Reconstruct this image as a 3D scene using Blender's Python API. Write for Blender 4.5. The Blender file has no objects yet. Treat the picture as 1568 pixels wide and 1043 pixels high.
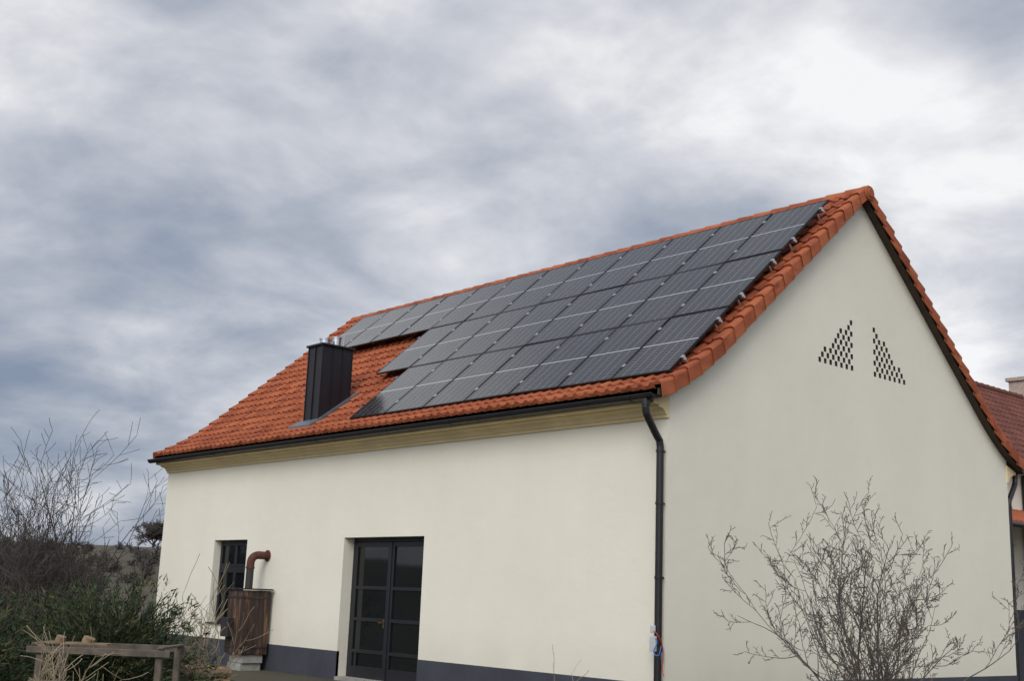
import bpy, bmesh, math, random
import numpy as np
from mathutils import Vector, Matrix
random.seed(7); rng=np.random.default_rng(7)
S=bpy.context.scene
COL=S.collection
S.view_settings.view_transform='Standard'; S.view_settings.look='None'; S.view_settings.exposure=0

# ---------------------------------------------------------------- helpers
def empty(name,loc=(0,0,0)):
    o=bpy.data.objects.new(name,None); o.location=loc; COL.objects.link(o); return o
def obj(name,me,mats=(),parent=None,loc=None,smooth=False):
    o=bpy.data.objects.new(name,me); COL.objects.link(o)
    for m in (mats if isinstance(mats,(list,tuple)) else [mats]): me.materials.append(m)
    if parent: o.parent=parent
    if loc is not None: o.location=loc
    if smooth: me.polygons.foreach_set('use_smooth',[True]*len(me.polygons))
    return o
class MB:
    def __init__(s): s.v=[];s.f=[];s.m=[]
    def add(s,vs,fs,mi=0):
        b=len(s.v); s.v+= [tuple(v) for v in vs]; s.f+=[tuple(b+i for i in f) for f in fs]; s.m+=[mi]*len(fs)
    def box(s,a,b,mi=0,M=None):
        x0,y0,z0=a;x1,y1,z1=b
        vs=[Vector(p) for p in [(x0,y0,z0),(x1,y0,z0),(x1,y1,z0),(x0,y1,z0),(x0,y0,z1),(x1,y0,z1),(x1,y1,z1),(x0,y1,z1)]]
        if M: vs=[M@v for v in vs]
        s.add(vs,[(0,3,2,1),(4,5,6,7),(0,1,5,4),(1,2,6,5),(2,3,7,6),(3,0,4,7)],mi)
    def tube(s,pts,rs,n=8,mi=0,caps=True):
        pts=[Vector(p) for p in pts]; rings=[]; up=None
        for i,p in enumerate(pts):
            d=(pts[min(i+1,len(pts)-1)]-pts[max(i-1,0)])
            if d.length<1e-9: d=Vector((0,0,1))
            d.normalize()
            if up is None: up=Vector((0,0,1)) if abs(d.z)<.9 else Vector((1,0,0))
            a=d.cross(up).normalized(); b=a.cross(d).normalized(); up=b
            r=rs[i] if hasattr(rs,'__len__') else rs
            rings.append([p+a*math.cos(2*math.pi*k/n)*r+b*math.sin(2*math.pi*k/n)*r for k in range(n)])
        vs=[v for r in rings for v in r]; fs=[]
        for i in range(len(pts)-1):
            for k in range(n):
                fs.append((i*n+k,i*n+(k+1)%n,(i+1)*n+(k+1)%n,(i+1)*n+k))
        if caps: fs.append(tuple(range(n-1,-1,-1))); fs.append(tuple((len(pts)-1)*n+k for k in range(n)))
        s.add(vs,fs,mi)
    def prism(s,prof,fn0,fn1,mi=0):
        n=len(prof); vs=[fn0(p) for p in prof]+[fn1(p) for p in prof]
        fs=[(i,(i+1)%n,n+(i+1)%n,n+i) for i in range(n)]+[tuple(range(n-1,-1,-1)),tuple(range(n,2*n))]
        s.add(vs,fs,mi)
    def mesh(s,name,fix=True):
        me=bpy.data.meshes.new(name); me.from_pydata(s.v,[],s.f); me.update()
        me.polygons.foreach_set('material_index',s.m)
        if fix:
            bm=bmesh.new(); bm.from_mesh(me); bmesh.ops.recalc_face_normals(bm,faces=bm.faces); bm.to_mesh(me); bm.free()
        return me
def bevel(o,w=.01,seg=2):
    m=o.modifiers.new('b','BEVEL'); m.width=w; m.segments=seg; m.limit_method='ANGLE'; return o

# ---------------------------------------------------------------- materials
def mat(name,col,rough=.8,metal=0,var=.15,scale=3.,bump=0,bscale=60,spec=.5,col2=None,coord='Object',detail=6):
    m=bpy.data.materials.new(name); m.use_nodes=True; nt=m.node_tree; N=nt.nodes; L=nt.links
    b=N['Principled BSDF']; b.inputs['Roughness'].default_value=rough; b.inputs['Metallic'].default_value=metal
    b.inputs['Specular IOR Level'].default_value=spec
    tc=N.new('ShaderNodeTexCoord'); n=N.new('ShaderNodeTexNoise'); n.inputs['Scale'].default_value=scale; n.inputs['Detail'].default_value=detail
    n.inputs['Roughness'].default_value=.6
    L.new(tc.outputs[coord],n.inputs['Vector'])
    r=N.new('ShaderNodeValToRGB'); r.color_ramp.elements[0].position=.3; r.color_ramp.elements[1].position=.7
    c2=col2 if col2 else tuple(c*(1-var) for c in col)
    r.color_ramp.elements[0].color=(*c2,1); r.color_ramp.elements[1].color=(*[min(1,c*(1+(0 if col2 else var*.4))) for c in col],1)
    L.new(n.outputs['Fac'],r.inputs['Fac']); L.new(r.outputs['Color'],b.inputs['Base Color'])
    if bump:
        n2=N.new('ShaderNodeTexNoise'); n2.inputs['Scale'].default_value=bscale; n2.inputs['Detail'].default_value=5
        L.new(tc.outputs[coord],n2.inputs['Vector'])
        bp=N.new('ShaderNodeBump'); bp.inputs['Strength'].default_value=bump; bp.inputs['Distance'].default_value=.01
        L.new(n2.outputs['Fac'],bp.inputs['Height']); L.new(bp.outputs['Normal'],b.inputs['Normal'])
    return m
def math_n(nt,op,a,b=None,c=None):
    n=nt.nodes.new('ShaderNodeMath'); n.operation=op
    for i,v in enumerate((a,b,c)):
        if v is None: continue
        if isinstance(v,(int,float)): n.inputs[i].default_value=v
        else: nt.links.new(v,n.inputs[i])
    return n.outputs[0]

def wall_mat():
    m=bpy.data.materials.new('cream_render'); m.use_nodes=True; nt=m.node_tree; N=nt.nodes; L=nt.links; b=N['Principled BSDF']
    b.inputs['Roughness'].default_value=.92; b.inputs['Specular IOR Level'].default_value=.2
    tc=N.new('ShaderNodeTexCoord')
    def noise(s,d,vec=None,ro=.6):
        n=N.new('ShaderNodeTexNoise'); n.inputs['Scale'].default_value=s; n.inputs['Detail'].default_value=d; n.inputs['Roughness'].default_value=ro
        L.new(vec or tc.outputs['Object'],n.inputs['Vector']); return n.outputs['Fac']
    mp=N.new('ShaderNodeMapping'); mp.inputs['Scale'].default_value=(1,1,.2); L.new(tc.outputs['Object'],mp.inputs['Vector'])
    a=noise(.45,5); s=noise(1.6,6,mp.outputs[0]); g=noise(40,4)
    v=math_n(nt,'ADD',math_n(nt,'MULTIPLY',a,.6),math_n(nt,'MULTIPLY',s,.2)); v=math_n(nt,'ADD',v,math_n(nt,'MULTIPLY',g,.2))
    r=N.new('ShaderNodeValToRGB'); e=r.color_ramp.elements
    e[0].position=.34; e[0].color=(.745,.705,.590,1); e[1].position=.66; e[1].color=(.82,.78,.66,1)
    L.new(v,r.inputs['Fac']); 
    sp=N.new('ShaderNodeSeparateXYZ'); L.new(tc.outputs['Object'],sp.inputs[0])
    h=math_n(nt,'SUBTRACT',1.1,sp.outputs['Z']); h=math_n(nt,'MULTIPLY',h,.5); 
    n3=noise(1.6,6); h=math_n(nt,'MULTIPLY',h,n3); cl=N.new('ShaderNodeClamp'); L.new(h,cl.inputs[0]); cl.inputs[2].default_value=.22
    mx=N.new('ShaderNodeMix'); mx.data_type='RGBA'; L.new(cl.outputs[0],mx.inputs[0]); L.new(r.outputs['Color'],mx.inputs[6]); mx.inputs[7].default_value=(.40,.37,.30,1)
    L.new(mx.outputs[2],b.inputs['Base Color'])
    bp=N.new('ShaderNodeBump'); bp.inputs['Strength'].default_value=.4; bp.inputs['Distance'].default_value=.008
    bb=math_n(nt,'ADD',noise(90,3),math_n(nt,'MULTIPLY',noise(2.5,3),2.5)); L.new(bb,bp.inputs['Height']); L.new(bp.outputs[0],b.inputs['Normal'])
    return m
def tile_mat(name,c1,c2,c3):
    m=bpy.data.materials.new(name); m.use_nodes=True; nt=m.node_tree; N=nt.nodes; L=nt.links; b=N['Principled BSDF']
    b.inputs['Roughness'].default_value=.75; b.inputs['Specular IOR Level'].default_value=.3
    uv=N.new('ShaderNodeUVMap'); uv.uv_map='uv'
    wn=N.new('ShaderNodeTexWhiteNoise'); wn.noise_dimensions='2D'; L.new(uv.outputs[0],wn.inputs['Vector'])
    tc=N.new('ShaderNodeTexCoord'); n=N.new('ShaderNodeTexNoise'); n.inputs['Scale'].default_value=2.; n.inputs['Detail'].default_value=8; n.inputs['Roughness'].default_value=.7
    L.new(tc.outputs['Object'],n.inputs['Vector'])
    v=math_n(nt,'ADD',math_n(nt,'MULTIPLY',wn.outputs[0],.45),math_n(nt,'MULTIPLY',n.outputs['Fac'],.65))
    r=N.new('ShaderNodeValToRGB'); e=r.color_ramp.elements; e[0].position=.25; e[0].color=(*c1,1); e[1].position=.85; e[1].color=(*c3,1)
    k=e.new(.52); k.color=(*c2,1)
    L.new(v,r.inputs[0]); L.new(r.outputs[0],b.inputs['Base Color'])
    n2=N.new('ShaderNodeTexNoise'); n2.inputs['Scale'].default_value=70; L.new(tc.outputs['Object'],n2.inputs['Vector'])
    bp=N.new('ShaderNodeBump'); bp.inputs['Strength'].default_value=.3; bp.inputs['Distance'].default_value=.004; L.new(n2.outputs[0],bp.inputs['Height']); L.new(bp.outputs[0],b.inputs['Normal'])
    return m
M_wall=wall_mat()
M_tile=tile_mat('clay_tile',(.18,.043,.018),(.31,.080,.032),(.43,.13,.052))
M_tile2=tile_mat('old_clay_tile',(.08,.028,.02),(.13,.042,.028),(.18,.065,.045))
M_plinth=mat('plinth_paint',(.050,.053,.068),.75,var=.25,scale=1.5,bump=.3,bscale=60)
M_corn=mat('cornice_paint',(.74,.60,.34),.85,var=.12,scale=2)
M_dark=mat('dark_metal',(.014,.012,.013),.38,.0,var=.3,scale=4,spec=.5)
M_clad=mat('chimney_cladding',(.016,.014,.018),.42,.2,var=.3,scale=1.5,spec=.5)
M_frame=mat('anthracite_frame',(.012,.012,.016),.45,var=.2)
M_glass=mat('window_glass',(.006,.008,.009),.04,var=.1,spec=.5,bump=.02,bscale=2)
M_brick_shade=mat('vent_brick_painted_shade',(.07,.06,.05),.95,var=.2)  # brick inside vent holes, shade of the recess darkened into its colour
M_deck=mat('roof_underlay',(.07,.05,.035),.9,var=.3)
M_steel=mat('stainless_steel',(.55,.56,.58),.3,1.,var=.1)
M_alu=mat('aluminium',(.62,.63,.65),.35,.9,var=.1)
M_brass=mat('aged_brass',(.25,.16,.07),.4,.8,var=.2)
M_lead=mat('lead_flashing',(.16,.17,.19),.5,.4,var=.3,scale=8)
M_rust=mat('rusty_pipe',(.11,.035,.022),.75,.1,var=.6,scale=9,bump=.4,bscale=50)
M_black=mat('black_pipe',(.03,.025,.025),.6,var=.3)
M_conc=mat('concrete_block',(.32,.31,.28),.95,var=.3,scale=5,bump=.6,bscale=40)
M_wood=mat('weathered_timber',(.15,.12,.09),.9,scale=6,bump=.5,bscale=50,col2=(.06,.05,.04))
M_endg=mat('cut_log_end',(.30,.21,.12),.9,scale=14,col2=(.12,.08,.05))
M_bark=mat('twig_bark',(.15,.12,.105),.9,scale=5,col2=(.065,.052,.045))
M_bark2=mat('scrub_bark',(.095,.078,.068),.9,scale=.8,col2=(.045,.036,.032))
M_pale=mat('dry_stem',(.42,.34,.22),.9,scale=4,col2=(.22,.17,.11))
M_white=mat('white_plastic',(.50,.51,.51),.4,var=.1)
M_red=mat('red_cable',(.50,.03,.025),.4,var=.1); M_blue=mat('blue_cable',(.05,.16,.45),.4,var=.1)
def boxwood():
    m=bpy.data.materials.new('stained_planks'); m.use_nodes=True; nt=m.node_tree; N=nt.nodes; L=nt.links; b=N['Principled BSDF']; b.inputs['Roughness'].default_value=.7
    tc=N.new('ShaderNodeTexCoord'); mp=N.new('ShaderNodeMapping'); mp.inputs['Scale'].default_value=(7,7,.7); L.new(tc.outputs['Object'],mp.inputs[0])
    n=N.new('ShaderNodeTexNoise'); n.inputs['Scale'].default_value=1.6; n.inputs['Detail'].default_value=6; n.inputs['Distortion'].default_value=.6; L.new(mp.outputs[0],n.inputs['Vector'])
    r=N.new('ShaderNodeValToRGB'); e=r.color_ramp.elements; e[0].position=.38;e[0].color=(.020,.012,.009,1); e[1].position=.76;e[1].color=(.24,.12,.055,1); k=e.new(.56); k.color=(.045,.024,.017,1)
    L.new(n.outputs[0],r.inputs[0]); L.new(r.outputs[0],b.inputs['Base Color']); return m
M_boxw=boxwood()

# ---------------------------------------------------------------- house
W=9.9; YC=W/2; Lx=15.23; XV=.19; XF=-15.32
def zt(t): return 4.45+.86*t+.149*max(0,1.1-t)**2
ts=np.linspace(-.36,YC,400); zs=np.array([zt(t) for t in ts]); arc=np.concatenate([[0],np.cumsum(np.hypot(np.diff(ts),np.diff(zs)))])
def at(s):
    t=float(np.interp(s,arc,ts)); 
    if s>arc[-1]: t=ts[-1]+(s-arc[-1])*.77
    dz=.86-.298*max(0,1.1-t); n=math.hypot(1,dz)
    return t,zt(t),(-dz/n,1/n)
house=empty('house')
NC=21; ds=arc[-1]/NC
def tiles(name,x0,x1,sgn,parent,mt=None,tw=.213):
    nt_=int(round((x1-x0)/tw)); tw=(x1-x0)/nt_
    U=[0,.03,.10,.45,.55,.64,.76,.88,.96,1.0]; H=[.010,-.004,0,0,.008,.028,.044,.038,.020,.010]
    V=[];F=[];UV=[]
    for c in range(NC):
        s0=c*ds; s1=(c+1)*ds+ .02
        t0,z0,n0=at(s0); t1,z1,n1=at(s1)
        for k in range(nt_):
            b=len(V); jit=random.uniform(-.006,.006); sk=random.uniform(-.008,.008)
            for u,h in zip(U,H):
                x=x0+(k+u)*tw
                rl=.014*math.sin(math.pi*u)+sk*(u-.5)+jit
                for (t,z,n,off,back) in ((t0,z0,n0,-.01+h*.3,0),(t0,z0,n0,.044+h+jit,rl),(t1,z1,n1,.002+h,0)):
                    yy=t+n[0]*off-back*.77; zz=z+n[1]*off-back*.6
                    V.append((x,yy if sgn>0 else W-yy,zz))
            nU=len(U)
            for i in range(nU-1):
                for j in range(2):
                    q=(b+i*3+j,b+(i+1)*3+j,b+(i+1)*3+j+1,b+i*3+j+1)
                    if sgn<0: q=q[::-1]
                    F.append(q); UV+= [(k+.5,c+.5)]*4
    me=bpy.data.meshes.new(name); me.from_pydata(V,[],F); me.update()
    u=me.uv_layers.new(name='uv'); u.data.foreach_set('uv',np.array(UV,dtype=np.float32).ravel())
    return obj(name,me,mt or M_tile,parent)
tiles('roof_tiles_front',XF+.04,XV-.10,1,house)
tiles('roof_tiles_back',XF+.04,XV-.10,-1,house)
def slab(name,x0,x1,o1,o2,mt,parent,t_start=-.34):
    T=[t_start,-.1,.2,.4,.6,.8,1.0,YC]
    P=[(t,zt(t)+o1) for t in T]; Q=[(t,zt(t)+o2) for t in T]
    top=P+[(W-t,z) for t,z in P[::-1][1:]]; bot=Q+[(W-t,z) for t,z in Q[::-1][1:]]
    n=len(top); mb=MB(); vs=[]
    for x in (x0,x1):
        vs+=[(x,y,z) for y,z in top]+[(x,y,z) for y,z in bot]
    fs=[]
    for i in range(n-1):
        fs+=[(i,i+1,2*n+i+1,2*n+i),(n+i,n+i+1,3*n+i+1,3*n+i),(i,i+1,n+i+1,n+i),(2*n+i,2*n+i+1,3*n+i+1,3*n+i)]
    fs+=[(0,n,3*n,2*n),(n-1,2*n-1,4*n-1,3*n-1)]
    mb.add(vs,fs); return obj(name,mb.mesh(name),mt,parent)
slab('roof_deck',XF+.05,XV-.05,-.02,-.13,M_deck,house)
def verge(name,xe,sx,sgn):
    mb=MB()
    prof=[(-.20,.036),(-.15,.060),(-.06,.068),(-.02,.058),(.0,.03),(.006,-.17),(-.012,-.17),(-.02,.01),(-.2,.01)]
    for c in range(NC):
        s0=c*ds-.01; s1=(c+1)*ds+.03
        t0,z0,n0=at(s0); t1,z1,n1=at(s1)
        j=random.uniform(-.004,.004); jo=random.uniform(-.006,.006)
        def f(t,z,n,off,out):
            def g(p):
                o=p[1]+off
                yy=t+n[0]*max(o,-.02); zz=z+(n[1]*o if o>0 else o)
                return (xe+sx*(p[0]+out),yy if sgn>0 else W-yy,zz)
            return g
        mb.prism(prof,f(t0,z0,n0,.032+j,.024+jo),f(t1,z1,n1,-.010,jo))
    me=mb.mesh(name); u=me.uv_layers.new(name='uv')
    nper=len(prof)+2; uvs=[]
    for p in me.polygons: uvs+=[(p.index//nper+.5,.5+sx*3+sgn)]*p.loop_total
    u.data.foreach_set('uv',np.array(uvs,dtype=np.float32).ravel())
    o=obj(name,me,M_tile,house); bevel(o,.006,2); return o
verge('verge_tiles_1',XV,1,1); verge('verge_tiles_2',XV,1,-1); verge('verge_tiles_3',XF,-1,1); verge('verge_tiles_4',XF,-1,-1)
mb=MB(); n=40; pl=(XV-XF+.04)/n; zr=zt(YC)-.075
for k in range(n):
    x1=XV+.02-k*pl; x0=x1-pl-.03
    pr=[(math.cos(a)*1,math.sin(a)) for a in np.linspace(-.25,math.pi+.25,11)]
    pr2=pr+[(p[0]*.85,p[1]*.85) for p in pr[::-1]]
    mb.prism(pr2,lambda p:(x1,YC+p[0]*.125,zr+p[1]*.115),lambda p:(x0,YC+p[0]*.145,zr+.004+p[1]*.132))
me=mb.mesh('ridge'); u=me.uv_layers.new(name='uv'); uvs=[]
for p in me.polygons: uvs+=[(p.index//24+.5,9.5)]*p.loop_total
u.data.foreach_set('uv',np.array(uvs,dtype=np.float32).ravel())
obj('ridge_tiles',me,M_tile,house)
mb=MB()
for x0,x1,r in ((XV+.02,XV+.05,.14),(XV+.05,XV+.07,.09)):
    pr=[(math.cos(a),math.sin(a)) for a in np.linspace(0,2*math.pi,24,endpoint=False)]
    mb.prism(pr,lambda p:(x0,YC+p[0]*r,zr+p[1]*r-.01),lambda p:(x1,YC+p[0]*r*.85,zr+p[1]*r*.85-.01))
me=mb.mesh('cap'); me.uv_layers.new(name='uv'); obj('ridge_end_cap',me,M_tile,house)

OP=[(-12.72,-11.33,.82,2.53),(-7.79,-5.39,.0,2.53)]
mb=MB(); zt0=zt(0)-.07
xs=[-Lx,-12.72,-11.33,-7.79,-5.39,0]; zz=[0,.82,2.53,zt0]
for i in range(5):
    for j in range(3):
        cx=(xs[i]+xs[i+1])/2; cz=(zz[j]+zz[j+1])/2
        if any(a<cx<b and c<cz<d for a,b,c,d in OP): continue
        mb.add([(xs[i],0,zz[j]),(xs[i+1],0,zz[j]),(xs[i+1],0,zz[j+1]),(xs[i],0,zz[j+1])],[(0,1,2,3)])
for a,b,c,d in OP:
    D=.30
    mb.add([(a,0,c),(a,D,c),(a,D,d),(a,0,d)],[(0,1,2,3)]); mb.add([(b,0,c),(b,D,c),(b,D,d),(b,0,d)],[(3,2,1,0)])
    mb.add([(a,0,d),(b,0,d),(b,D,d),(a,D,d)],[(0,3,2,1)]); mb.add([(a,0,c),(b,0,c),(b,D,c),(a,D,c)],[(0,1,2,3)])
me=mb.mesh('facade',fix=False); bm=bmesh.new(); bm.from_mesh(me); bmesh.ops.remove_doubles(bm,verts=bm.verts,dist=1e-4); bmesh.ops.recalc_face_normals(bm,faces=bm.faces); bm.to_mesh(me); bm.free()
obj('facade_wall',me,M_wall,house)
mb=MB(); mb.box((-Lx+.27,W-.3,0),(-.27,W-.001,zt0)); obj('rear_wall',mb.mesh('rw'),M_wall,house)
def gable(name,xa,xb):
    T=[0.003,.2,.4,.6,.8,1.0,YC]; P=[(t,zt(t)-.06) for t in T]; P=P+[(W-t,z) for t,z in P[::-1][1:]]
    pr=[(0.003,0)]+P+[(W-.003,0)]
    mb=MB(); mb.prism(pr,lambda p:(xa,p[0],p[1]),lambda p:(xb,p[0],p[1])); return obj(name,mb.mesh(name),[M_wall,M_brick_shade],house)
g=gable('gable_wall',0,-.26); gable('far_gable_wall',-Lx,-Lx+.26)
cut=MB(); cw=.0775; ch=.097
for side in (-1,1):
    for r in range(9):
        nn=int(round(14*(1-r/9.)))
        for k in range(nn):
            if (k+r)%2: continue
            yc=YC+.03+side*(.31+(k+.5)*cw); zc=5.47+(r+.5)*ch
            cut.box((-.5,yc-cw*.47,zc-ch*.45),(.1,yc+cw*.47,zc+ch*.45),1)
cm=cut.mesh('cut'); cm.materials.append(M_wall); cm.materials.append(M_brick_shade)
co=bpy.data.objects.new('cut',cm); COL.objects.link(co)
md=g.modifiers.new('b','BOOLEAN'); md.operation='DIFFERENCE'; md.object=co; md.solver='EXACT'
dg=bpy.context.evaluated_depsgraph_get(); nm=bpy.data.meshes.new_from_object(g.evaluated_get(dg)); g.modifiers.clear(); g.data=nm
bpy.data.objects.remove(co)
mb=MB(); e=.012
mb.box((-Lx-e,-e,-.6),(-7.79,.05,.5)); mb.box((-5.39,-e,-.6),(e,.05,.5)); mb.box((0.0-.05,.05,-.6),(e,W+e,.5)); mb.box((-Lx-e,.05,-.6),(-Lx+.05,W+e,.5)); mb.box((-Lx+.05,W-.05,-.6),(-.05,W+e,.5))
obj('plinth',mb.mesh('pl'),M_plinth,house)
pr=[(0.02,4.09),(-.03,4.09),(-.035,4.13),(-.06,4.145),(-.08,4.185),(-.13,4.215),(-.20,4.225),(-.20,4.25),(-.32,4.26),(-.32,4.31),(0.02,4.42)]
mb=MB(); mb.prism(pr,lambda p:(-Lx-.03,p[0],p[1]),lambda p:(.02,p[0],p[1])); mb.prism(pr,lambda p:(-Lx-.03,W-p[0],p[1]),lambda p:(.02,W-p[0],p[1]))
obj('cornice',mb.mesh('cn'),M_corn,house)
def gutter(name,yg,x0,x1,zg=4.36,r=.07):
    mb=MB(); A=np.linspace(math.pi,2*math.pi,9)
    out=[(math.cos(a)*r,math.sin(a)*r) for a in A]; inn=[(p[0]*.93,p[1]*.93) for p in out[::-1]]
    mb.prism(out+inn,lambda p:(x0,yg+p[0],zg+p[1]),lambda p:(x1,yg+p[0],zg+p[1]))
    for x in (x0,x1):
        mb.prism(out,lambda p:(x,yg+p[0],zg+p[1]),lambda p:(x+.006,yg+p[0],zg+p[1]))
    sg=-1 if yg<2 else 1
    mb.tube([(x0,yg+sg*r,zg+.004),(x1,yg+sg*r,zg+.004)],.011,8)
    x=x0+.3
    while x<x1:
        o2=[(p[0]*1.05,p[1]*1.05) for p in out]; i2=[(p[0]*.99,p[1]*.99) for p in out[::-1]]
        mb.prism(o2+i2,lambda p:(x,yg+p[0],zg+p[1]),lambda p:(x+.03,yg+p[0],zg+p[1])); x+=.82
    for x in np.arange(x0+3,x1,4.0):
        o2=[(p[0]*1.10,p[1]*1.10) for p in out]; i2=[(p[0]*.99,p[1]*.99) for p in out[::-1]]
        mb.prism(o2+i2,lambda p:(x,yg+p[0],zg+p[1]),lambda p:(x+.09,yg+p[0],zg+p[1]))
    return obj(name,mb.mesh(name),M_dark,house)
gutter('front_gutter',-.41,XF-.06,XV-.06); gutter('rear_gutter',W+.41,XF-.02,XV-.05)
mb=MB(); mb.box((XF,-.340,4.32),(XV-.08,-.325,4.45)); mb.box((XF,W+.325,4.32),(XV-.08,W+.340,4.45)); obj('fascia_board',mb.mesh('fb'),M_dark,house)
def downspout(name,x,sg,y0):
    mb=MB(); Y=lambda d:(y0-d*sg)
    pts=[(x,Y(.41),4.30),(x,Y(.41),4.19),(x,Y(.395),4.11),(x,Y(.34),4.03),(x,Y(.18),3.83),(x,Y(.115),3.76),(x,Y(.10),3.68),(x,Y(.10),3.5),(x,Y(.10),-.1)]
    mb.tube(pts,.052,14)
    mb.tube([(x,Y(.41),4.31),(x,Y(.41),4.22)],.06,14)
    for z in (3.62,2.9,1.9,.95): mb.tube([(x,Y(.10),z-.02),(x,Y(.10),z+.02)],.06,14); mb.box((x-.015,min(Y(.0),Y(.09)),z-.012),(x+.015,max(Y(.0),Y(.09)),z+.012))
    o=obj(name,mb.mesh(name),M_dark,house); bevel(o,.003,1); return o
downspout('front_downspout',-.04,1,0); downspout('rear_downspout',-.04,-1,W)

def door():
    a,b,c,d=OP[1]; y=.22; mb=MB(); gl=MB()
    fr=.07
    mb.box((a,y,0),(a+fr,y+.07,d)); mb.box((b-fr,y,0),(b,y+.07,d)); mb.box((a+fr,y,d-fr),(b-fr,y+.07,d))
    xm=(a+b)/2
    for x0,x1 in ((a+fr+.004,xm-.004),(xm+.004,b-fr-.004)):
        y1=y-.012; st=.085
        mb.box((x0,y1,.06),(x0+st,y1+.06,d-fr-.004)); mb.box((x1-st,y1,.06),(x1,y1+.06,d-fr-.004))
        zs_=[.06,.52,1.08,1.64,d-fr-.004]; rh=.06
        for k,z in enumerate(zs_):
            z0=z if k==0 else z-rh/2
            if k==len(zs_)-1: z0=z-.085
            hh=.2 if k==0 else (.085 if k==len(zs_)-1 else rh)
            mb.box((x0+st,y1+.003,z0),(x1-st,y1+.057,z0+hh))
        for k in range(4):
            za=[.2,.52,1.08,1.64,d-fr-.03][k]; zb_=[.2,.52,1.08,1.64,d-fr-.03][k+1]
            Mg=Matrix.Translation(((x0+x1)/2,y1+.035,(za+zb_)/2))@Matrix.Rotation(random.uniform(-.006,.006),4,'Z')@Matrix.Rotation(random.uniform(-.006,.006),4,'X')
            gl.box((-(x1-x0)/2+st-.01,-.004,-(zb_-za)/2+.01),((x1-x0)/2-st+.01,.004,(zb_-za)/2-.01),0,Mg)
    mb.box((xm-.025,y-.03,.06),(xm+.025,y-.0125,d-fr-.01))
    h=MB(); h.box((xm-.125,y-.02,.95),(xm-.095,y-.013,1.10)); h.tube([(xm-.11,y-.02,1.04),(xm-.11,y-.06,1.04),(xm-.20,y-.065,1.04)],.009,8)
    o=obj('door_frame',mb.mesh('df'),M_frame,house); bevel(o,.004,1)
    obj('door_glass',gl.mesh('dg'),M_glass,house); obj('door_handle',h.mesh('dh'),M_brass,house)
    s=MB(); s.box((a+.003,-.03,-.02),(b-.003,.3,.06)); obj('door_step',s.mesh('ds'),M_conc,house)
door()
def window():
    a,b,c,d=OP[0]; y=.16; mb=MB(); gl=MB(); fr=.06
    mb.box((a,y,c),(a+fr,y+.07,d)); mb.box((b-fr,y,c),(b,y+.07,d)); mb.box((a+fr,y,d-fr),(b-fr,y+.07,d)); mb.box((a+fr,y,c),(b-fr,y+.07,c+fr))
    zm=c+(d-c)*.66; mb.box((a+fr,y-.005,zm-.04),(b-fr,y+.065,zm+.04)); xm=(a+b)/2
    for z0,z1 in ((c+fr,zm-.04),(zm+.04,d-fr)):
        for x0,x1 in ((a+fr,xm),(xm,b-fr)):
            q=.05; mb.box((x0+.003,y-.015,z0+.003),(x0+q,y+.04,z1-.003)); mb.box((x1-q,y-.015,z0+.003),(x1-.003,y+.04,z1-.003)); mb.box((x0+q,y-.013,z0+.003),(x1-q,y+.038,z0+q)); mb.box((x0+q,y-.013,z1-q),(x1-q,y+.038,z1-.003))
    gl.box((a+fr,y+.02,c+fr),(b-fr,y+.03,d-fr))
    mb.box((a-.03,-.05,c-.025),(b+.03,-.001,c+.006)); mb.box((a+.002,-.001,c+.001),(b-.002,y,c+.006))
    o=obj('window_frame',mb.mesh('wf'),M_frame,house); bevel(o,.003,1); obj('window_glass',gl.mesh('wg'),M_glass,house)
window()
mb=MB(); mb.box((-Lx+.3,.37,2.9),(-.3,W-.35,3.0)); obj('attic_floor',mb.mesh('af'),M_deck,house)
mb=MB(); mb.box((-Lx+.3,.34,0),(-.3,.36,2.95)); obj('interior_lining',mb.mesh('il'),M_deck,house)

# chimney
CX0,CX1,CY0,CY1=-10.08,-9.56,.36,1.08
ctop=6.46
mb=MB(); mb.box((CX0,CY0,4.4),(CX1,CY1,ctop))
for yy in (CY0+.25,CY0+.49): mb.box((CX1,yy-.008,4.6),(CX1+.022,yy+.008,ctop))
for xx in (CX0+.26,): mb.box((xx-.008,CY0-.022,4.6),(xx+.008,CY0,ctop))
for (xx,yy) in ((CX1,CY0),(CX0,CY0),(CX1,CY1)): mb.box((xx-.014,yy-.014,4.6),(xx+.012,yy+.012,ctop-.002))
o=obj('chimney_cladding',mb.mesh('cc'),M_clad,house)
mb=MB(); mb.box((CX0-.05,CY0-.05,ctop),(CX1+.05,CY1+.05,ctop+.045)); mb.box((CX0+.06,CY0+.06,ctop+.045),(CX1-.06,CY1-.06,ctop+.07)); o=obj('chimney_cap',mb.mesh('ccp'),M_clad,house); bevel(o,.008,2)
mb=MB()
mb.tube([(CX0+.26,CY0+.2,ctop+.05),(CX0+.26,CY0+.2,ctop+.17)],.105,20); mb.tube([(CX0+.26,CY0+.2,ctop+.17),(CX0+.26,CY0+.2,ctop+.19)],.12,20)
mb.tube([(CX0+.26,CY0+.48,ctop+.05),(CX0+.26,CY0+.48,ctop+.25)],.09,20); mb.tube([(CX0+.26,CY0+.48,ctop+.25),(CX0+.26,CY0+.48,ctop+.27)],.105,20)
mb.tube([(CX0+.42,CY0+.56,ctop+.05),(CX0+.42,CY0+.56,ctop+.28)],.014,8)
obj('chimney_flues',mb.mesh('cf'),M_steel,house)
mb=MB()
def roofpt(x,t,off=.06): return (x,t,zt(t)+off)
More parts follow.
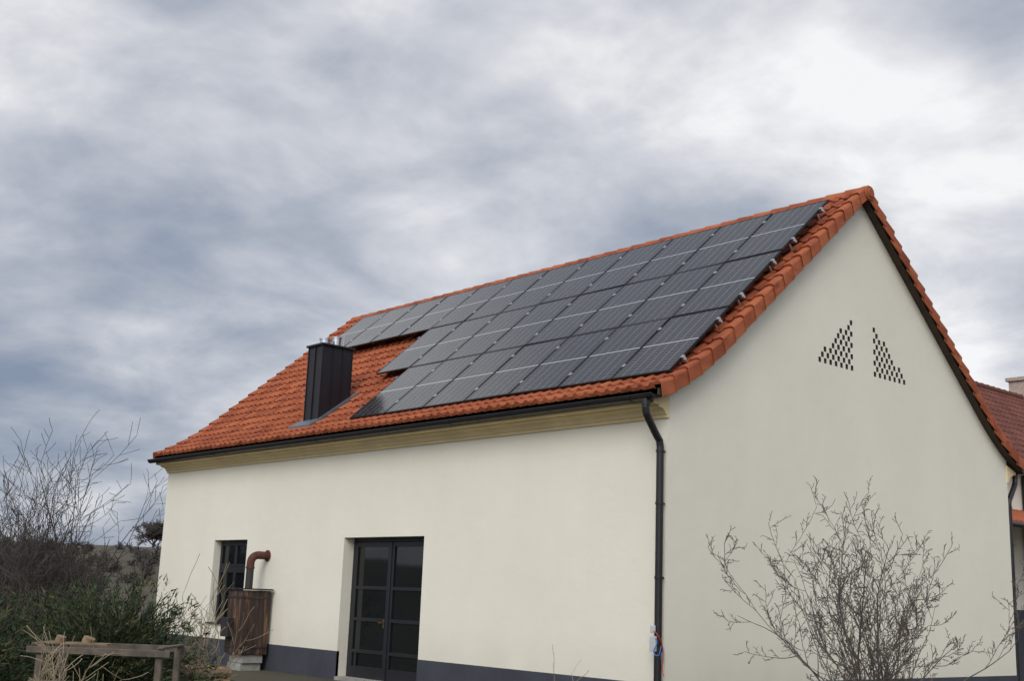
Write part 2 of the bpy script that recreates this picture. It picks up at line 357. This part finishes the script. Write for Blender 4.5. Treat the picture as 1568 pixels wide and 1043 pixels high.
for (xa,xb,ta,tb) in ((CX0-.16,CX1+.10,CY0-.26,CY0+.01),(CX1,CX1+.12,CY0-.1,CY1+.15),(CX0-.12,CX0,CY0-.1,CY1+.15)):
    o_=.10 if tb<CY0+.1 else .09
    vs=[roofpt(xa,ta,o_),roofpt(xb,ta,o_),roofpt(xb,tb,o_),roofpt(xa,tb,o_)]; vs+=[(v[0],v[1],v[2]-.07) for v in vs]
    mb.add(vs,[(0,1,2,3),(7,6,5,4),(0,4,5,1),(1,5,6,2),(2,6,7,3),(3,7,4,0)])
obj('chimney_flashing',mb.mesh('cfl'),M_lead,house)

# ---------------------------------------------------------------- solar array
def panel_mat():
    m=bpy.data.materials.new('solar_cells'); m.use_nodes=True; nt=m.node_tree; N=nt.nodes; L=nt.links; b=N['Principled BSDF']
    tc=N.new('ShaderNodeTexCoord'); sp=N.new('ShaderNodeSeparateXYZ'); L.new(tc.outputs['Object'],sp.inputs[0])
    X,Y=sp.outputs[0],sp.outputs[1]
    def line(v,pitch,w,off=0):
        q=math_n(nt,'DIVIDE',math_n(nt,'ADD',v,off),pitch); f=math_n(nt,'FRACT',q); d=math_n(nt,'ABSOLUTE',math_n(nt,'SUBTRACT',f,.5))
        return math_n(nt,'GREATER_THAN',d,.5-w/pitch/2)
    lx=line(X,.182,.0055); 
    ly=line(math_n(nt,'ABSOLUTE',Y),.0865,.004,-.012)
    mid=math_n(nt,'LESS_THAN',math_n(nt,'ABSOLUTE',Y),.012)
    bus=line(X,.0182,.0012,.0091)
    g=math_n(nt,'MAXIMUM',math_n(nt,'MULTIPLY',lx,.75),math_n(nt,'MULTIPLY',ly,.5)); g=math_n(nt,'MAXIMUM',g,math_n(nt,'MULTIPLY',mid,.9)); g=math_n(nt,'MAXIMUM',g,math_n(nt,'MULTIPLY',bus,.12))
    mx=N.new('ShaderNodeMix'); mx.data_type='RGBA'; L.new(g,mx.inputs[0])
    oi=N.new('ShaderNodeObjectInfo'); r=N.new('ShaderNodeValToRGB'); L.new(oi.outputs['Random'],r.inputs[0]); r.color_ramp.elements[0].color=(.009,.008,.010,1); r.color_ramp.elements[1].color=(.020,.018,.020,1)
    L.new(r.outputs[0],mx.inputs[6]); mx.inputs[7].default_value=(.44,.45,.46,1); L.new(mx.outputs[2],b.inputs['Base Color'])
    n=N.new('ShaderNodeTexNoise'); n.inputs['Scale'].default_value=1.3; n.inputs['Detail'].default_value=6; L.new(tc.outputs['Object'],n.inputs['Vector'])
    ro=N.new('ShaderNodeMapRange'); L.new(n.outputs[0],ro.inputs[0]); ro.inputs[1].default_value=.3; ro.inputs[2].default_value=.7; ro.inputs[3].default_value=.07; ro.inputs[4].default_value=.18; L.new(ro.outputs[0],b.inputs['Roughness'])
    b.inputs['IOR'].default_value=1.5
    bp=N.new('ShaderNodeBump'); bp.inputs['Strength'].default_value=.05; bp.inputs['Distance'].default_value=.01; L.new(n.outputs[0],bp.inputs['Height']); L.new(bp.outputs[0],b.inputs['Normal'])
    return m
M_cells=panel_mat()
M_pf=mat('panel_frame_black',(.012,.012,.013),.4,.3,var=.1)
PW,PH,GAP=1.122,1.782,.02
mb=MB(); fw=.018
mb.box((-PW/2+.008,-PH/2+.008,-.03),(PW/2-.008,PH/2-.008,-.003),0)
mb.box((-PW/2,-PH/2,-.035),(-PW/2+fw,PH/2,0),1); mb.box((PW/2-fw,-PH/2,-.035),(PW/2,PH/2,0),1)
mb.box((-PW/2+fw,-PH/2,-.035),(PW/2-fw,-PH/2+fw,0),1); mb.box((-PW/2+fw,PH/2-fw,-.035),(PW/2-fw,PH/2,0),1)
pm=mb.mesh('solar_panel'); pm.materials.append(M_cells); pm.materials.append(M_pf)
arr=empty('solar_panel_array')
SL=math.atan(.887); XR=-.05; t_b=.09; zb=4.79
cu,su=math.cos(SL),math.sin(SL)
def pp(x,s,off=0): return Vector((x,t_b+s*cu-off*su,zb+s*su+off*cu))
rails=MB(); clamps=MB(); pi=0
for row,nc in enumerate((7,8,12)):
    for c in range(nc):
        o=bpy.data.objects.new('panel_%d'%pi,pm); pi+=1; COL.objects.link(o); o.parent=arr
        o.location=pp(XR-(c+.5)*(PW+GAP),row*(PH+GAP)+PH/2,random.uniform(-.002,.002)); o.rotation_euler=(SL+random.uniform(-.005,.005),random.uniform(-.006,.006),0)
    for fr in (.2,.8):
        s=row*(PH+GAP)+PH*fr; Mx=Matrix.Translation(pp(0,s,0))@Matrix.Rotation(SL,4,'X')
        rails.box((XR-nc*(PW+GAP)-.06,-.02,-.08),(XR+.05,.02,-.042),0,Mx)
        for c in range(nc+1):
            x=XR-c*(PW+GAP)+.01
            if c==0: clamps.box((x-.022,-.03,-.06),(x+.025,.03,.008),0,Mx)
            elif c==nc: clamps.box((x-.04,-.03,-.06),(x-.008,.03,.008),0,Mx)
            else: clamps.box((x-.024,-.035,-.04),(x+.024,.035,.008),0,Mx)
        for k in range(int(nc*(PW+GAP)/1.3)+1):
            x=XR-.1-k*1.3; rails.box((x-.02,-.03,-.30),(x+.02,.01,-.081),0,Mx)
obj('mounting_rails',rails.mesh('r'),M_alu,arr); obj('panel_clamps',clamps.mesh('c'),M_alu,arr)

# ---------------------------------------------------------------- smoker
sm=empty('outdoor_smoker')
px,py=-10.46,-.38
bx0,bx1,by0,by1=px-.26,px+.36,py-.28,py+.30
mb=MB(); z0,z1=.30,1.52
npl=5
for k in range(npl):
    w=(bx1-bx0)/npl; j=random.uniform(-.004,.004)
    mb.box((bx0+k*w+.003,by0+j,z0),(bx0+(k+1)*w-.003,by0+.03,z1-.01)); mb.box((bx0+k*w+.003,by1-.03,z0),(bx0+(k+1)*w-.003,by1+j,z1-.01))
    w=(by1-by0-.06)/npl
    mb.box((bx1-.03,by0+.03+k*w+.003,z0),(bx1+j,by0+.03+(k+1)*w-.003,z1-.01)); mb.box((bx0+j,by0+.03+k*w+.003,z0),(bx0+.03,by0+.03+(k+1)*w-.003,z1-.01))
o=obj('plank_body',mb.mesh('sb'),M_boxw,sm); bevel(o,.004,1)
mb=MB(); mb.box((bx0+.02,by0+.02,z0+.01),(bx1-.02,by1-.02,z1-.03)); mb.box((bx0-.04,by0-.04,z1),(bx1+.04,by1+.03,z1+.03)); 
for z in (.42,1.36): mb.box((bx0-.012,by0-.012,z),(bx1+.012,by0-.004,z+.035)); mb.box((bx1+.004,by0-.012,z),(bx1+.012,by1,z+.035))
obj('lid_and_bands',mb.mesh('lb'),M_black,sm)
mb=MB(); mb.box((bx0+.04,by0-.14,.62),(bx0+.32,by0-.013,.98)); o=obj('firebox_door',mb.mesh('fd'),M_black,sm); bevel(o,.01,2)
mb=MB(); mb.tube([(px,py,1.55),(px,py,1.98)],.075,16,1)
el=[(px,py,1.96)]+[(px,py+.16-.16*math.cos(a),2.04+.16*math.sin(a)) for a in np.linspace(0,math.pi/2,8)]+[(px,.0,2.20)]
mb.tube(el,.078,16,0); mb.tube([(px,py,1.93),(px,py,1.97)],.088,16,0); mb.tube([(px,-.03,2.20),(px,-.005,2.20)],.11,16,0)
o=obj('flue_pipe',mb.mesh('fp'),[M_rust,M_black],sm,smooth=False)
mb=MB(); mb.box((bx0+.05,by0+.06,-.05),(bx1-.08,by1-.06,.13)); mb.box((bx0+.08,by0+.08,.135),(bx1-.04,by1-.05,.295)); o=obj('concrete_blocks',mb.mesh('cb'),M_conc,sm); bevel(o,.012,2)

cb=empty('cable_junction_box')
dx_=.10
mb=MB(); mb.box((-.205+dx_,-.20,.93),(-.10+dx_,-.165,1.13)); mb.box((-.20+dx_,-.195,1.17),(-.12+dx_,-.166,1.27)); o=obj('box',mb.mesh('jb'),M_white,cb); bevel(o,.008,2)
def cable(n,pts,m):
    c=bpy.data.curves.new(n,'CURVE'); c.dimensions='3D'; sp=c.splines.new('BEZIER'); sp.bezier_points.add(len(pts)-1)
    for i,p in enumerate(pts): q=sp.bezier_points[i]; q.co=(p[0]+dx_,p[1],p[2]); q.handle_left_type=q.handle_right_type='AUTO'
    c.bevel_depth=.006; c.bevel_resolution=2; c.materials.append(m); o=bpy.data.objects.new(n,c); COL.objects.link(o); o.parent=cb
cable('red_cable',[(-.14,-.19,1.2),(-.06,-.21,1.16),(-.04,-.12,1.0),(-.05,-.10,.82),(-.06,-.10,.7),(-.03,-.1,.62)],M_red)
cable('blue_cable',[(-.14,-.19,1.12),(-.07,-.2,1.06),(-.10,-.22,.92),(-.06,-.2,.88),(-.06,-.12,1.0),(-.1,-.1,.8)],M_blue)

# ---------------------------------------------------------------- neighbouring house
nb=empty('neighbouring_house')
fx=-3.9; ez=5.75; rx=-8.0; rz=8.95; y0,y1=15.,46.
mb=MB(); mb.box((rx*2-fx,y0,-1),(fx,y1,ez)); mb.add([(fx,y0,ez),(rx*2-fx,y0,ez),(rx,y0,rz-.15)],[(0,1,2)]); mb.add([(fx,y1,ez),(rx*2-fx,y1,ez),(rx,y1,rz-.15)],[(0,2,1)])
obj('walls',mb.mesh('nw'),M_wall,nb)
mb=MB(); mb.box((fx-.1,y0-.01,-1),(fx+.02,y1,1.75)); obj('plinth',mb.mesh('np'),M_plinth,nb)
mb=MB()
for wy in (19.35,22.5,26.,30.,34.):
    mb.box((fx-.05,wy,2.6),(fx+.03,wy+.07,4.1)); mb.box((fx-.05,wy+1.03,2.6),(fx+.03,wy+1.1,4.1)); mb.box((fx-.05,wy+.07,4.03),(fx+.03,wy+1.03,4.1)); mb.box((fx-.05,wy+.07,2.6),(fx+.03,wy+1.03,2.67)); mb.box((fx-.05,wy+.52,2.67),(fx+.025,wy+.58,4.03)); mb.box((fx-.05,wy+.06,2.66),(fx+.008,wy+1.04,4.04),1)
obj('windows',mb.mesh('nwin'),[M_frame,M_glass],nb)
def nroof(sgn):
    V=[];F=[];UV=[]; n=14; k=int((y1-y0+.6)/.25)
    sl=(rz-ez)/4.1
    for c in range(n):
        for j in range(k):
            b=len(V); U=[0,.3,.6,.8,1]; H=[0,0,.015,.035,.01]
            for u,h in zip(U,H):
                y=y0-.3+(j+u)*.25
                for q,off in ((c/n,0),(c/n,.05+h),((c+1)/n,.01+h)):
                    d=4.5*(1-q); V.append((rx+sgn*d,y,rz-d*sl+off))
            for i in range(4):
                for jj in range(2): F.append((b+i*3+jj,b+(i+1)*3+jj,b+(i+1)*3+jj+1,b+i*3+jj+1)); UV+=[(j+.5,c+.5)]*4
    me=bpy.data.meshes.new('nr'); me.from_pydata(V,[],F); u=me.uv_layers.new(name='uv'); u.data.foreach_set('uv',np.array(UV,dtype=np.float32).ravel()); return obj('roof_slope',me,M_tile2,nb)
nroof(1); nroof(-1)
mb=MB()
for k in range(80): mb.tube([(rx,y0-.3+k*.39,rz+.02),(rx,y0-.3+k*.39+.4,rz+.035)],[.11,.13],12)
me=mb.mesh('nrr'); me.uv_layers.new(name='uv'); obj('ridge',me,M_tile2,nb)
mb=MB(); mb.tube([(fx+.45,y0-.3,ez-.32),(fx+.45,y1,ez-.32)],.08,10); mb.tube([(fx+.08,18.7,ez-.5),(fx+.08,18.7,0)],.07,10); mb.tube([(fx+.42,18.7,ez-.35),(fx+.08,18.7,ez-.6)],.07,10); obj('gutter',mb.mesh('ng'),M_dark,nb)
mb=MB(); mb.box((rx-.4,27.6,rz-.8),(rx+.4,29.1,rz+.65)); mb.box((rx-.48,27.52,rz+.65),(rx+.48,29.18,rz+.77)); o=obj('chimney',mb.mesh('nc'),mat('pale_brick_chimney',(.42,.33,.28),.9,var=.3,scale=6),nb)
mb=MB()
for j in range(24):
    yy=13.8+j*.22
    mb.prism([(0,0),(.11,.03),(.22,0),(.22,-.05),(0,-.05)],lambda p:(fx+.02,yy+p[0],3.75+p[1]+.55),lambda p:(fx+1.7,yy+p[0],3.75+p[1]))
me=mb.mesh('ncp'); me.uv_layers.new(name='uv'); obj('porch_roof',me,M_tile,nb)
mb=MB(); mb.box((fx+1.5,13.85,0),(fx+1.62,13.97,3.68)); mb.box((fx+1.5,18.8,0),(fx+1.62,18.92,3.68)); mb.tube([(fx+1.72,13.8,3.66),(fx+1.72,19.1,3.66)],.06,10); obj('porch_posts',mb.mesh('npp'),M_dark,nb)

# ---------------------------------------------------------------- terrain
def hz(x,y):
    d=math.hypot(x+8,y-5); k=min(1,max(0,(d-38)/85)); k=k*k*(3-2*k)
    return 5.5*k+max(0,d-120)*.010+.35*math.sin(x*.05)*math.sin(y*.04)*k
g1=sorted(set(list(np.linspace(-700,-160,12))+list(np.linspace(-160,60,56))+list(np.linspace(60,500,12))))
g2=sorted(set(list(np.linspace(-500,-60,12))+list(np.linspace(-60,140,50))+list(np.linspace(140,700,12))))
V=[(x,y,hz(x,y)) for x in g1 for y in g2]; n2=len(g2)
F=[(i*n2+j,(i+1)*n2+j,(i+1)*n2+j+1,i*n2+j+1) for i in range(len(g1)-1) for j in range(n2-1)]
me=bpy.data.meshes.new('ground'); me.from_pydata(V,[],F)
M_gr=mat('winter_grass',(.085,.075,.040),.95,scale=.22,col2=(.040,.032,.021),bump=.8,bscale=12,detail=12)
obj('ground',me,M_gr,smooth=True)

# ---------------------------------------------------------------- vegetation
def rot_dir(d,ang,rnd):
    a=Vector((rnd.gauss(0,1),rnd.gauss(0,1),rnd.gauss(0,1))); a=(a-d*a.dot(d)).normalized()
    return (d*math.cos(ang)+a*math.sin(ang)).normalized()
def branch(mb,p,d,L,r,lev,rnd,n,cfg):
    seg=cfg['seg'][lev]; pts=[p.copy()]; rs=[r]; dd=d.copy()
    for i in range(seg):
        dd=(dd+Vector((rnd.gauss(0,1),rnd.gauss(0,1),rnd.gauss(0,.8)))*cfg['wob']+Vector((0,0,cfg['up'][lev]))).normalized()
        p=p+dd*(L/seg); pts.append(p.copy()); rs.append(max(cfg['rmin'],r*(1-.8*(i+1)/seg)))
        if lev<len(cfg['kids'])and i>=cfg['first'][lev]:
            for _ in range(cfg['kids'][lev]):
                if rnd.random()<cfg['prob']:
                    branch(mb,p,rot_dir(dd,rnd.uniform(.45,1.1),rnd),L*rnd.uniform(*cfg['lf']),rs[-1]*.7,lev+1,rnd,n,cfg)
    mb.tube(pts,rs,n,0,caps=False)
def shrub(name,loc,stems,h,tilt,cfg,m,seed,n=4,r=.016,spread=.15):
    rnd=random.Random(seed); mb=MB()
    for k in range(stems):
        az=rnd.uniform(0,2*math.pi); ti=tilt*math.sqrt(rnd.random())
        d=Vector((math.cos(az)*math.sin(ti),math.sin(az)*math.sin(ti),math.cos(ti)))
        p=Vector((math.cos(az)*spread*rnd.random(),math.sin(az)*spread*rnd.random(),-.05))
        branch(mb,p,d,h*rnd.uniform(.55,1.0)*(1-.1*ti),r*rnd.uniform(.6,1.),0,rnd,n,cfg)
    return obj(name,mb.mesh(name,fix=False),m,None,loc,smooth=True)
cfgA=dict(seg=[12,9,5,3],kids=[1,1,1],first=[1,1,0],prob=.80,wob=.15,up=[.045,.08,.08,.04],rmin=.0034,lf=(.17,.36))
shrub('bare_shrub',(2.5,.85,0),25,2.95,.52,cfgA,M_bark,31,r=.018,spread=.22)
cfgS=dict(seg=[7,4],kids=[1],first=[3],prob=.8,wob=.12,up=[.0,.05],rmin=.003,lf=(.2,.35))
shrub('bare_sapling',(.55,-2.4,0),2,1.0,.25,cfgS,M_pale,5,r=.007,spread=.05)
cfgB=dict(seg=[9,5,3],kids=[1,1],first=[3,1],prob=.85,wob=.08,up=[.03,.07,.06],rmin=.006,lf=(.22,.42))
tall=[(-17.6,-1.2,4.5),(-18.3,-1.8,4.3),(-17.9,-2.6,3.5),(-19.5,-2.4,4.0),(-20.5,-3.3,3.6),(-19.2,-4.2,3.3)]
for i,(x,y,h) in enumerate(tall):
    shrub('bare_tree',(x,y,0),15,h,.34,cfgB,M_bark2,50+i,n=3,r=.032,spread=.5)
rnd=random.Random(3); mb=MB()
cfgC=dict(seg=[5,4,2],kids=[2,2],first=[0,0],prob=.8,wob=.16,up=[.02,.05,.03],rmin=.007,lf=(.3,.55))
for k in range(190):
    x=rnd.uniform(-29,-15.5); y=-12.57+(10.94-x)*rnd.uniform(.28,.405)
    for s in range(4):
        az=rnd.uniform(0,6.28); ti=rnd.uniform(0,.7)
        branch(mb,Vector((x,y,-.05)),Vector((math.cos(az)*math.sin(ti),math.sin(az)*math.sin(ti),math.cos(ti))),rnd.uniform(.9,1.9),.022,0,rnd,3,cfgC)
obj('scrub_thicket',mb.mesh('sc',fix=False),M_bark2,smooth=True)
rnd=random.Random(13); mb=MB()
cfgF=dict(seg=[4,3],kids=[3],first=[0],prob=.9,wob=.2,up=[.03,.05],rmin=.04,lf=(.35,.6))
for k in range(120):
    x=-70-rnd.uniform(0,35); y=12+rnd.uniform(0,26)
    for s in range(4):
        az=rnd.uniform(0,6.28); ti=rnd.uniform(0,.9)
        branch(mb,Vector((x,y,hz(x,y)-.2)),Vector((math.cos(az)*math.sin(ti),math.sin(az)*math.sin(ti),math.cos(ti))),rnd.uniform(.5,1.1),.07,0,rnd,3,cfgF)
obj('distant_hedgerow',mb.mesh('dh',fix=False),M_bark2,smooth=True)
def needles(mb,c,dirv,L,w,rnd,pal):
    a=rot_dir(dirv,math.pi/2,rnd)*w
    mb.v+= [tuple(c-a),tuple(c+a),tuple(c+dirv*L)]; b=len(mb.v)-3; mb.f.append((b,b+1,b+2)); mb.m.append(rnd.choice(pal))
M_j1=mat('juniper_dark',(.014,.028,.010),.8,scale=3,var=.4); M_j2=mat('juniper_mid',(.038,.062,.018),.8,scale=3,var=.3); M_j3=mat('juniper_brown',(.10,.080,.030),.85,scale=3,var=.3)
def juniper(name,loc,R,H,nb_,seed):
    rnd=random.Random(seed); mb=MB()
    for k in range(nb_):
        az=rnd.uniform(0,6.283); el=rnd.uniform(.1,1.35); d=Vector((math.cos(az)*math.cos(el),math.sin(az)*math.cos(el),math.sin(el)))
        L=1/math.sqrt((math.cos(el)/R)**2+(math.sin(el)/H)**2)*rnd.uniform(.6,1.15)
        q=Vector((0,0,.05)); st=10; pal=rnd.choice(((0,0,1),(0,1,1),(1,1,2),(0,1,2)))
        for i in range(st):
            d=(d+Vector((rnd.gauss(0,.08),rnd.gauss(0,.08),rnd.gauss(0,.05)-.01))).normalized(); q2=q+d*L/st
            if i>2:
                for t in range(9):
                    c=q+(q2-q)*rnd.random()+Vector((rnd.gauss(0,.025),rnd.gauss(0,.025),rnd.gauss(0,.025)))
                    needles(mb,c,rot_dir(d,rnd.uniform(.2,.8),rnd),rnd.uniform(.06,.13),rnd.uniform(.006,.014),rnd,pal)
            q=q2
    return obj(name,mb.mesh(name,fix=False),[M_j1,M_j2,M_j3],None,loc)
juniper('juniper_bush',(-5.6,-5.2,0),1.55,1.5,480,1)
juniper('juniper_bush',(-4.9,-7.6,0),1.3,1.2,360,2)
juniper('juniper_bush',(-8.2,-5.2,0),1.5,1.4,320,4)
juniper('conifer_shrub',(-20.5,-.8,0),1.5,2.6,300,9)
cfgD=dict(seg=[6,4],kids=[2],first=[1],prob=.8,wob=.14,up=[.0,.05],rmin=.0045,lf=(.25,.45))
shrub('dry_shrub',(-5.1,-4.0,0),16,1.65,.6,cfgD,M_pale,21,n=3,r=.009)
shrub('dry_shrub',(-2.3,-7.3,0),15,1.05,.75,cfgD,M_pale,22,n=3,r=.007)
shrub('dry_shrub',(-7.4,-6.2,0),14,1.9,.5,cfgD,M_bark2,23,n=3,r=.009)

# timber rack
rk=empty('timber_rack')
A=Vector((-3.53,-7.1,0)); B=Vector((-2.49,-5.93,0)); d=(B-A).normalized(); nn=Vector((-d.y,d.x,0)); Ln=(B-A).length
Mr=Matrix(((d.x,nn.x,0,A.x),(d.y,nn.y,0,A.y),(0,0,1,0),(0,0,0,1)))
mb=MB()
for (u,v) in ((.05,0),(Ln-.12,0),(.05,.8),(Ln-.12,.8)): mb.box((u,v,-.1),(u+.075,v+.075,.80+random.uniform(-.02,.03)),0,Mr)
mb.box((-.06,-.03,.72),(Ln+.05,-.003,.80),0,Mr); mb.box((-.06,.878,.74),(Ln+.05,.905,.82),0,Mr)
mb.box((-.02,-.035+.04,.805),(.05,.9,.84),0,Mr); mb.box((Ln-.1,-.03,.812),(Ln-.03,.9,.84),0,Mr); mb.box((0,-.028,.35),(Ln,-.004,.42),0,Mr)
o=obj('frame',mb.mesh('rf'),M_wood,rk); bevel(o,.006,1)
mb=MB()
for (u,v,r,h) in ((.22,.25,.06,.07),(.52,.35,.075,.06)):
    p=Mr@Vector((u,v,.84)); mb.tube([p,p+Vector((.02,.01,h))],[r,r*.95],12)
mb.box((.05,.2,.822),(.8,.42,.839),0,Mr)
obj('log_rounds',mb.mesh('rl'),M_endg,rk)
mb=MB(); rnd=random.Random(8)
for r_ in range(2):
    for k in range(6-r_):
        x=-7.6+k*.2+r_*.1; c=Vector((x,-3.2+rnd.uniform(-.04,.04),.08+r_*.15)); mb.tube([c,c+Vector((rnd.uniform(-.03,.03),.45,0))],rnd.uniform(.06,.09),9)
obj('firewood_pile',mb.mesh('fw'),[M_endg])
cfgT=dict(seg=[5,5,4,3],kids=[3,3,2],first=[1,0,0],prob=.85,wob=.16,up=[.0,.02,.0,0],rmin=.025,lf=(.35,.6))
rnd=random.Random(4); mb=MB(); mb.tube([(0,0,-.5),(0,0,1.0)],[.22,.18],6)
for k in range(7):
    az=k*.9; ti=rnd.uniform(.1,.9); branch(mb,Vector((0,0,.8)),Vector((math.cos(az)*math.sin(ti),math.sin(az)*math.sin(ti),math.cos(ti))),2.0,.10,0,rnd,3,cfgT)
obj('hilltop_tree',mb.mesh('ht',fix=False),M_bark2,None,(-132,55,hz(-132,55)))

# ---------------------------------------------------------------- world, sun
w=bpy.data.worlds.new('World'); S.world=w; w.use_nodes=True; nt=w.node_tree; N=nt.nodes; L=nt.links
sky=N.new('ShaderNodeTexSky'); sky.sky_type='NISHITA'; sky.sun_disc=False
sd=Vector((.42,-.70,.62)).normalized(); elv=math.asin(sd.z); az=math.atan2(sd.x,sd.y)
sky.sun_elevation=elv; sky.sun_rotation=az
tc=N.new('ShaderNodeTexCoord'); sp=N.new('ShaderNodeSeparateXYZ'); L.new(tc.outputs['Generated'],sp.inputs[0])
zc=math_n(nt,'MAXIMUM',sp.outputs['Z'],0.0); den=math_n(nt,'ADD',zc,.24)
cx=math_n(nt,'DIVIDE',sp.outputs['X'],den); cy=math_n(nt,'DIVIDE',sp.outputs['Y'],den)
cb_=N.new('ShaderNodeCombineXYZ'); L.new(cx,cb_.inputs[0]); L.new(cy,cb_.inputs[1])
def noise(scale,detail,ro,dist,loc,sc=(1,1,1),rot=0):
    mp=N.new('ShaderNodeMapping'); mp.inputs['Location'].default_value=loc; mp.inputs['Scale'].default_value=sc; mp.inputs['Rotation'].default_value=(0,0,rot); L.new(cb_.outputs[0],mp.inputs[0])
    n=N.new('ShaderNodeTexNoise'); n.inputs['Scale'].default_value=scale; n.inputs['Detail'].default_value=detail; n.inputs['Roughness'].default_value=ro; n.inputs['Distortion'].default_value=dist; L.new(mp.outputs[0],n.inputs['Vector']); return n.outputs['Fac']
n1=noise(1.7,9,.52,.25,(9.3,4.1,0)); n2=noise(3.6,8,.55,.3,(2,5,0)); n4=noise(.6,3,.5,0,(7,2,0))
v=math_n(nt,'ADD',math_n(nt,'MULTIPLY',n1,.55),math_n(nt,'MULTIPLY',n2,.30)); v=math_n(nt,'ADD',v,math_n(nt,'MULTIPLY',n4,.15))
def lobe(dv,p,amp):
    dt=N.new('ShaderNodeVectorMath'); dt.operation='DOT_PRODUCT'; L.new(tc.outputs['Generated'],dt.inputs[0]); dt.inputs[1].default_value=Vector(dv).normalized()
    q=math_n(nt,'POWER',math_n(nt,'MAXIMUM',dt.outputs['Value'],0),p); return math_n(nt,'MULTIPLY',q,amp)
v=math_n(nt,'ADD',v,lobe((-.44,.86,.24),120,.12)); v=math_n(nt,'ADD',v,lobe((-.85,.50,.17),50,.05)); v=math_n(nt,'ADD',v,lobe((-.99,.34,.13),60,-.09)); v=math_n(nt,'ADD',v,lobe((-.72,.55,.42),30,.035))
v=math_n(nt,'ADD',v,.010)
r=N.new('ShaderNodeValToRGB'); e=r.color_ramp.elements; e[0].position=.36; e[0].color=(.24,.295,.40,1); e[1].position=.64; e[1].color=(.97,.97,.98,1)
for p,c in ((.43,(.34,.385,.475)),(.48,(.44,.475,.55)),(.525,(.555,.58,.645)),(.57,(.69,.705,.75))): k=e.new(p); k.color=(*c,1)
L.new(v,r.inputs[0])
gain=math_n(nt,'ADD',1.0,lobe(sd,2.5,1.6)); gain=math_n(nt,'MULTIPLY',gain,9.8)
vm=N.new('ShaderNodeVectorMath'); vm.operation='SCALE'; L.new(r.outputs[0],vm.inputs[0]); L.new(gain,vm.inputs['Scale'])
mx=N.new('ShaderNodeMix'); mx.data_type='RGBA'; mx.inputs[0].default_value=.95; L.new(sky.outputs[0],mx.inputs[6]); L.new(vm.outputs[0],mx.inputs[7])
bg=N['Background']; bg.inputs['Strength'].default_value=.1; L.new(mx.outputs[2],bg.inputs['Color'])
w.cycles.sampling_method='MANUAL'; w.cycles.sample_map_resolution=512
ld=bpy.data.lights.new('sun','SUN'); ld.energy=1.5; ld.angle=math.radians(30); ld.color=(1,.96,.88)
lo=bpy.data.objects.new('sun',ld); COL.objects.link(lo); lo.rotation_euler=(-sd).to_track_quat('-Z','Y').to_euler(); lo.location=(0,0,30)

# ---------------------------------------------------------------- camera
cd=bpy.data.cameras.new('camera'); cam=bpy.data.objects.new('camera',cd); COL.objects.link(cam)
X=np.array([0.6663,-0.1324,-0.7339]);Y=np.array([0.7446,0.1679,0.6460]); X/=np.linalg.norm(X);Y-=X*(X@Y);Y/=np.linalg.norm(Y);Z=np.cross(X,Y)
R=Matrix(((X[0],-X[1],-X[2]),(Y[0],-Y[1],-Y[2]),(Z[0],-Z[1],-Z[2])))
cam.matrix_world=Matrix.Translation((10.943,-12.568,1.552))@R.to_4x4()
cd.lens=42.13; cd.sensor_width=36; cd.clip_end=3000; cd.clip_start=.1
S.camera=cam
